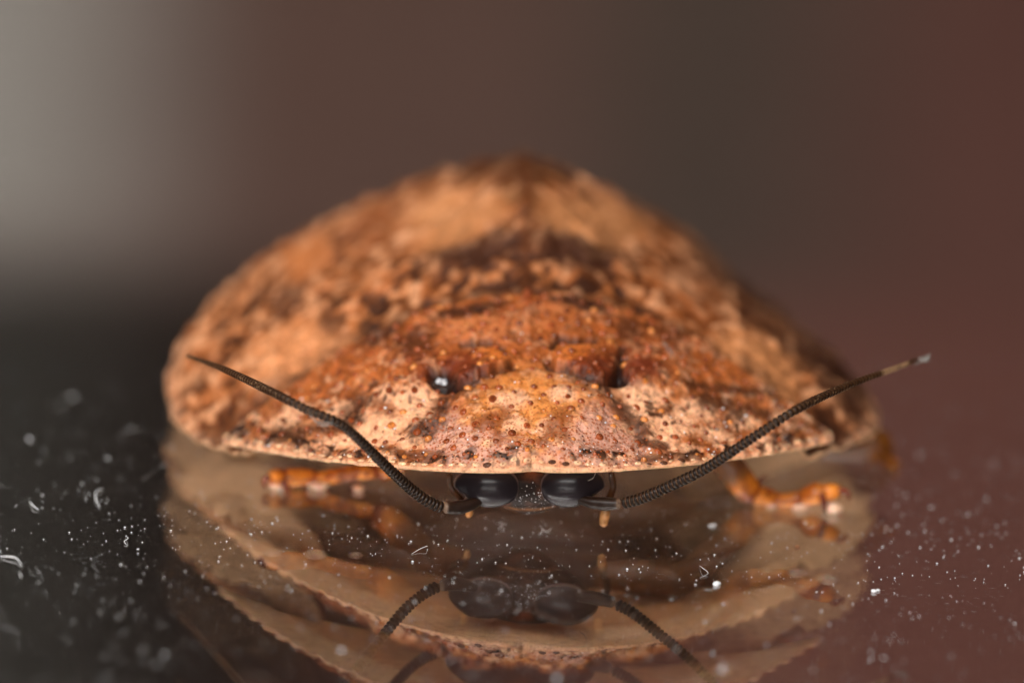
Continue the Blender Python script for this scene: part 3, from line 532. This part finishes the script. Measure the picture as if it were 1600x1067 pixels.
# ---- legs
def spine(p0, p1, r): return tube([p0, (np.array(p0)+p1)/2, p1], [r, r*.65, r*.08], 7, 3)[:2]
def leg(inner, tibia, tarsus, label, pads, claws, spines, orange=1.0):
    P = [np.array(p_) for p_ in inner]+[np.array(p_) for p_ in tibia]
    V_, F_, t_ = tube(P, [.5, .6]+[.55, .5][:len(inner)-2]+[r for r in [.42, .50, .48, .40][:len(tibia)]], 18, 8)
    nz = fbm(V_, 2, 8); cl = lerp(np.tile(np.array([.58, .19, .018])*orange, (len(V_), 1)), np.array([.20, .05, .012])*orange, sst(nz, .5, .68)*.8); cl = lerp(cl, np.array([.16, .02, .006])*orange, np.exp(-((t_-1)/.05)**2)); cl = lerp(cl, np.array([.13, .055, .022]), 1-sst(t_, .66, .86))
    lg = mesh_obj('leg', V_, F_, M['leg'], roach, col=cl); lg['label'] = label
    pts_ = np.array([p_[:3] for p_ in tarsus]); kk = np.linspace(0, len(pts_)-1, (len(pts_)-1)*10+1); V_, F_, t_ = tube(crom(pts_, 10), np.interp(kk, np.arange(len(pts_)), [p_[3] for p_ in tarsus])*(.88+.20*np.abs(np.sin(np.linspace(0, 1, len(kk))*math.pi*4))**.7), 16, spline=False)
    seg = np.abs(np.sin(t_*math.pi*4)); ct = lerp(np.tile(np.array([.62, .21, .022])*orange, (len(V_), 1)), np.array([.26, .06, .012])*orange, (1-seg)**2*.95); ct = lerp(ct, np.array([.22, .04, .008])*orange, sst(fbm(V_, 3.5, 31), .48, .62)*.7)
    child_of(mesh_obj('tarsus', V_, F_, M['leg'], roach, col=ct), lg)
    hp = []; tp_ = crom(pts_, 10)
    for q_ in range(46 if pads else 0):
        p0 = tp_[int(rng.integers(2, len(tp_)-1))]; v = rng.normal(size=3); v[2] = -abs(v[2])*.6 if q_ % 2 else abs(v[2])*.5; v /= np.linalg.norm(v); hp.append(spine(p0+v*.16, p0+v*(.16+rng.uniform(.12, .3)), .018))
    if hp: v_, f_ = join(hp); o = mesh_obj('bristles', v_, f_, M['claw'], roach); child_of(o, lg); o['kind'] = 'stuff'
    for (pc, r) in pads: v_, f_ = blob(pc, r, 12, 16, .25, 4); child_of(mesh_obj('foot_pad', v_, f_, M['pad'], roach), lg)
    for pc in claws: v_, f_, t_ = tube(np.array(pc)-np.array([0, .25, 0]), [.12, .10, .06, .015], 9, 6); child_of(mesh_obj('claw', v_, f_, M['claw'], roach), lg)
    if spines: v_, f_ = join([spine(*s_) for s_ in spines]); o = mesh_obj('spines', v_, f_, M['claw'], roach); child_of(o, lg)
G = lambda px, py, y: on_y(px, py, y)
yr = 6.6
def gz(px, y):                                                    # pixel row where the glass lies at depth y
    lo, hi = 500, 1060
    for _ in range(40):
        mid = (lo+hi)/2; lo, hi = (mid, hi) if on_y(px, mid, y)[2] > 0 else (lo, mid)
    return lo
tar = [(*G(1178, 774, yr), .32), (*G(1200, 777, yr), .29), (*G(1225, 782, yr), .22), (*G(1250, 778, yr), .26), (*G(1275, 771, yr-.1), .34), (*G(1300, 768, yr-.2), .27), (*G(1314, 766, yr-.3), .15)]
leg([B([2.6, 6.6, 2.5])[0], B([4.0, 6.6, 2.5])[0], B([5.2, 6.6, 2.5])[0]], [G(1125, 715, yr), G(1145, 735, yr), G(1160, 755, yr), G(1175, 772, yr)], tar, 'orange front leg with hooked claws planted beside the head',
    [(G(1203, gz(1203, yr)-5, yr), (.22, .16, .11)), (G(1250, gz(1250, yr)-6, yr), (.34, .22, .14)), (G(1302, gz(1302, yr-.3)-8, yr-.3), (.30, .2, .17))],
    [[G(1284, 770, yr-.4), G(1287, 783, yr-.5), G(1288, 794, yr-.5), G(1291, 800, yr-.45)], [G(1312, 762, yr-.3), G(1321, 764, yr-.3), G(1326, 771, yr-.35), G(1324, 778, yr-.4)]],
    [(G(1184, 752, yr), G(1200, 738, yr), .06), (G(1186, 770, yr-.2), G(1192, 795, yr-.3), .07), (G(1170, 765, yr-.2), G(1168, 788, yr-.3), .06), (G(1178, 760, yr), G(1206, 745, yr+.2), .05)])
yl = 6.2
tar = [(*G(585, 738, yl), .22), (*G(560, 738, yl), .22), (*G(530, 742, yl), .25), (*G(505, 746, yl), .21), (*G(480, 745, yl), .25), (*G(450, 746, yl-.1), .29), (*G(430, 746, yl-.2), .28), (*G(418, 750, yl-.2), .15)]
leg([B([-2.0, 6.6, 2.5])[0], B([-2.7, 6.5, 2.4])[0], B([-3.2, 6.4, 2.2])[0]], [G(668, 690, yl), G(640, 705, yl), G(612, 722, yl), G(592, 734, yl)], tar, 'orange front leg curled flat on the glass under the rim',
    [(G(560, gz(560, yl)-5, yl), (.2, .16, .10)), (G(496, gz(496, yl)-7, yl), (.36, .22, .16)), (G(432, gz(432, yl-.2)-7, yl-.2), (.24, .18, .18))],
    [[G(443, 748, yl-.3), G(448, 757, yl-.35), G(451, 765, yl-.35), G(451, 771, yl-.35)], [G(420, 742, yl-.2), G(414, 746, yl-.2), G(413, 753, yl-.25), G(416, 760, yl-.25)]],
    [(G(556, 742, yl-.2), G(549, 756, yl-.3), .06), (G(574, 736, yl-.2), G(572, 748, yl-.3), .06)])
for sgn, lab in ((1, 'dark brown middle leg poking out beyond the rear rim'), (-1, 'dark brown middle leg folded under the flank')):
    y = 12.5
    if sgn > 0:
        kn = G(1366, 690, y); t1 = G(1374, 718, y); mid = G(1300, 698, y); g0 = G(1376, 745, y-.3)
    else:
        kn = np.array([-9.3, y, 1.4]); t1 = np.array([-9.9, y, .6]); mid = np.array([-7.6, y, 1.5]); g0 = np.array([-10.2, y-.6, .2])
    g0 = np.array([g0[0], g0[1], .18])
    leg([B([sgn*2.6, 10, 1.8])[0], B([sgn*4.2, 10.5, 1.7])[0], B([sgn*6.6, 11.5, 1.7])[0]], [mid, kn, t1], [(*t1, .24), (*((t1+g0)/2), .2), (*g0, .17), (*(g0+np.array([sgn*.5, -.8, -.02])), .15)], lab, [], [], [], .35)
    y = 20.
    hk = np.array([sgn*8.4, y, 1.2]); g1 = np.array([sgn*8.2, y+3, .2])
    leg([B([sgn*2.6, 15, 1.8])[0], B([sgn*4.2, 16, 1.6])[0], B([sgn*6.6, 18, 1.5])[0]], [np.array([sgn*7.6, y-1, 1.3]), hk, np.array([sgn*8.4, y+1.5, .6])], [(sgn*8.4, y+1.5, .6, .22), (*g1, .17), (sgn*7.9, y+4, .18, .15)], 'dark brown hind leg tucked under the abdomen', [], [], [], .35)

# ------------------------------------------------------------------ dust on the glass
parts = []; VV = []; FF = []; off = 0
ico = np.array([[0, 0, 1], [1, 0, 0], [0, 1, 0], [-1, 0, 0], [0, -1, 0], [0, 0, -1]], float); icf = [[0, 1, 2], [0, 2, 3], [0, 3, 4], [0, 4, 1], [5, 2, 1], [5, 3, 2], [5, 4, 3], [5, 1, 4]]
for q_ in range(3000):
    px_, py_ = rng.uniform(-150, 1750), (rng.normal(835, 60) if q_ % 3 == 0 else rng.uniform(560, 1150)); pc = on_z(px_, py_)
    r = min(.013*math.exp(rng.normal(0, .45)), .03); v_ = ico*rng.uniform(.6, 1.4, (6, 3))*np.array([r*1.2, r*1.2, r*.8]); v_[:, 2] -= v_[:, 2].min()-.002
    VV.append(v_+pc); FF += [[i+off for i in z] for z in icf]; off += 6
du = mesh_obj('dust', np.vstack(VV), FF, M['lint'], smooth=False); du['kind'] = 'stuff'; du['label'] = 'fine pale dust scattered over the glass'; du['category'] = 'dust'
def fleck(px, py, r, seed, label, group='pale lint flecks lying on the glass', name='lint_fleck', material=None):
    g = np.random.default_rng(seed); c0 = on_z(px, py); L_ = []
    for k_ in range(int(g.integers(3, 6))):
        o_ = g.normal(0, r*.5, 3); rr_ = r*g.uniform(.35, .7); v_, f_ = blob((o_[0], o_[1], 0), (rr_*1.2, rr_, rr_*.6), 7, 9, .5, seed+k_); v_[:, 2] -= v_[:, 2].min()-.002; L_.append((v_+c0, f_))
    v_, f_ = join(L_); o = mesh_obj(name, v_, f_, material or M['lint'], origin=c0); o['label'] = label; o['category'] = 'lint' if material is None else 'grain'
    if group: o['group'] = group
LB = 'small pale lint fleck lying on the dusty glass'
for i, (x, y, r) in enumerate([(45, 687, .20), (168, 717, .15), (215, 858, .09), (545, 823, .07), (498, 745+100, .05), (528, 898, .12), (470, 843, .06), (1050, 937, .12), (1125, 1047, .22), (257, 1022, .18), (246, 1038, .16), (1037, 800, .09), (1050, 796, .07), (1275, 925, .10), (1557, 822, .10), (1362, 1018, .14), (1380, 1028, .14), (730, 822, .06), (60, 893, .10), (113, 620, .20), (515, 850, .06), (1302, 912, .06), (450, 915, .07), (530, 915, .10), (790, 880, .07), (205, 670, .16), (1400, 790, .13), (1455, 793, .12), (870, 1060, .2), (535, 1016, .22), (1130, 1040, .16)]):
    fleck(x, y, r*.3, 100+i, LB)
fleck(1120, 913, .13, 201, 'fluffy white lint tuft on glass near the reflection of the pale-tipped antenna', None)
fleck(1367, 924, .13, 202, 'bright white lint tuft alone on the red-brown side of the glass', None)
fleck(1110, 822, .10, 203, 'ragged white fleck on glass between head and clawed foot', None)
fleck(1246, 855, .07, 204, 'reddish brown grain on glass in front of the clawed foot', None, 'brown_grain', M['grain'])
def fibre(px_pts, r, label, name='lint_fibre', lift=.05):
    P = [on_z(a, b)+np.array([0, 0, r+lift*h_]) for a, b, h_ in px_pts]; r *= .42; v_, f_, _ = tube(P, [r*.7]+[r]*(len(P)-2)+[r*.6], 8, 8); o = mesh_obj(name, v_, f_, M['lint'], origin=on_z(px_pts[0][0], px_pts[0][1])); o['label'] = label; o['category'] = 'fibre'
fibre([(643, 866, 0), (655, 861, 1), (665, 859, 2), (668, 856, 1)], .018, 'thin white fibre on glass under the base of the kinked antenna')
fibre([(842, 836, 0), (848, 830, 1), (842, 826, 2)], .022, 'short forked white fibre on glass just below the chin'); fibre([(846, 829, 1), (854, 831, 0), (862, 828, 1)], .022, 'straight white crumb of fibre touching the forked one below the chin')
fibre([(778, 828, 0), (786, 824, 2), (780, 820, 1), (788, 830, 0)], .025, 'knotted white fibre on glass beside the forked one below the chin')
fibre([(1094, 903, 0), (1106, 898, 1), (1097, 892, 2), (1093, 884, 0)], .014, 'curled hair on glass by the fluffy lint tuft')
fibre([(160, 766, 0), (151, 771, 1), (149, 781, 1), (156, 794, 0)], .045, 'curved pale fibre on the dark side of the glass', lift=.04)
fibre([(47, 786, 0), (52, 794, 1), (60, 798, 0)], .04, 'bent white fibre on the darkest part of the glass'); fibre([(0, 871, 0), (14, 873, 1), (26, 876, 1), (34, 885, 0)], .04, 'long bluish fibre at the outer dark side of the glass', lift=.04)
fibre([(196, 838, 0), (200, 846, 2), (194, 849, 1), (199, 853, 0)], .02, 'tiny S-shaped fibre on the dark side of the glass')
# bits of fluff caught on the antennae and shield
def fluff(P, r, label):
    g = np.random.default_rng(len(label)); P = np.array(P); L_ = []
    for k_ in range(6):
        a_ = int(g.integers(0, 2)); Q = P[a_:]+g.normal(0, r*.55, P[a_:].shape)+g.normal(0, r*.4, 3); w_ = r*g.uniform(.12, .34); L_.append(tube(Q, [w_*.4]+[w_]*(len(Q)-2)+[w_*.3], 6, 6)[:2])
    v_, f_ = join(L_); o = mesh_obj('fluff', v_, f_, M['fluff'], origin=P[0]); o['label'] = label; o['category'] = 'fluff'
fluff([on_y(482, 647, -1.5), on_y(493, 658, -1.55), on_y(506, 663, -1.55), on_y(519, 661, -1.6)], .05, 'wisp of white fluff caught at the kink of the antenna')
fluff([on_y(1428, 571, 5.9), on_y(1436, 564, 6.1), on_y(1446, 562, 6.1), on_y(1453, 553, 6.2)], .09, 'white fluff stuck to the pale antenna tip')
fluff([on_y(930, 738, .5), on_y(926, 747, .5), on_y(918, 751, .5)], .018, 'tiny curved white fibre lying across one eye')
i_ = [np.argmin(np.hypot(PXf-a, PYf-b)) for a, b in ((1036, 540), (1044, 549), (1050, 560))]
fluff([top[i]+np.array([0, -.05, .12]) for i in i_], .05, 'short pale fibre lying on the shield beside its narrow dark cleft')
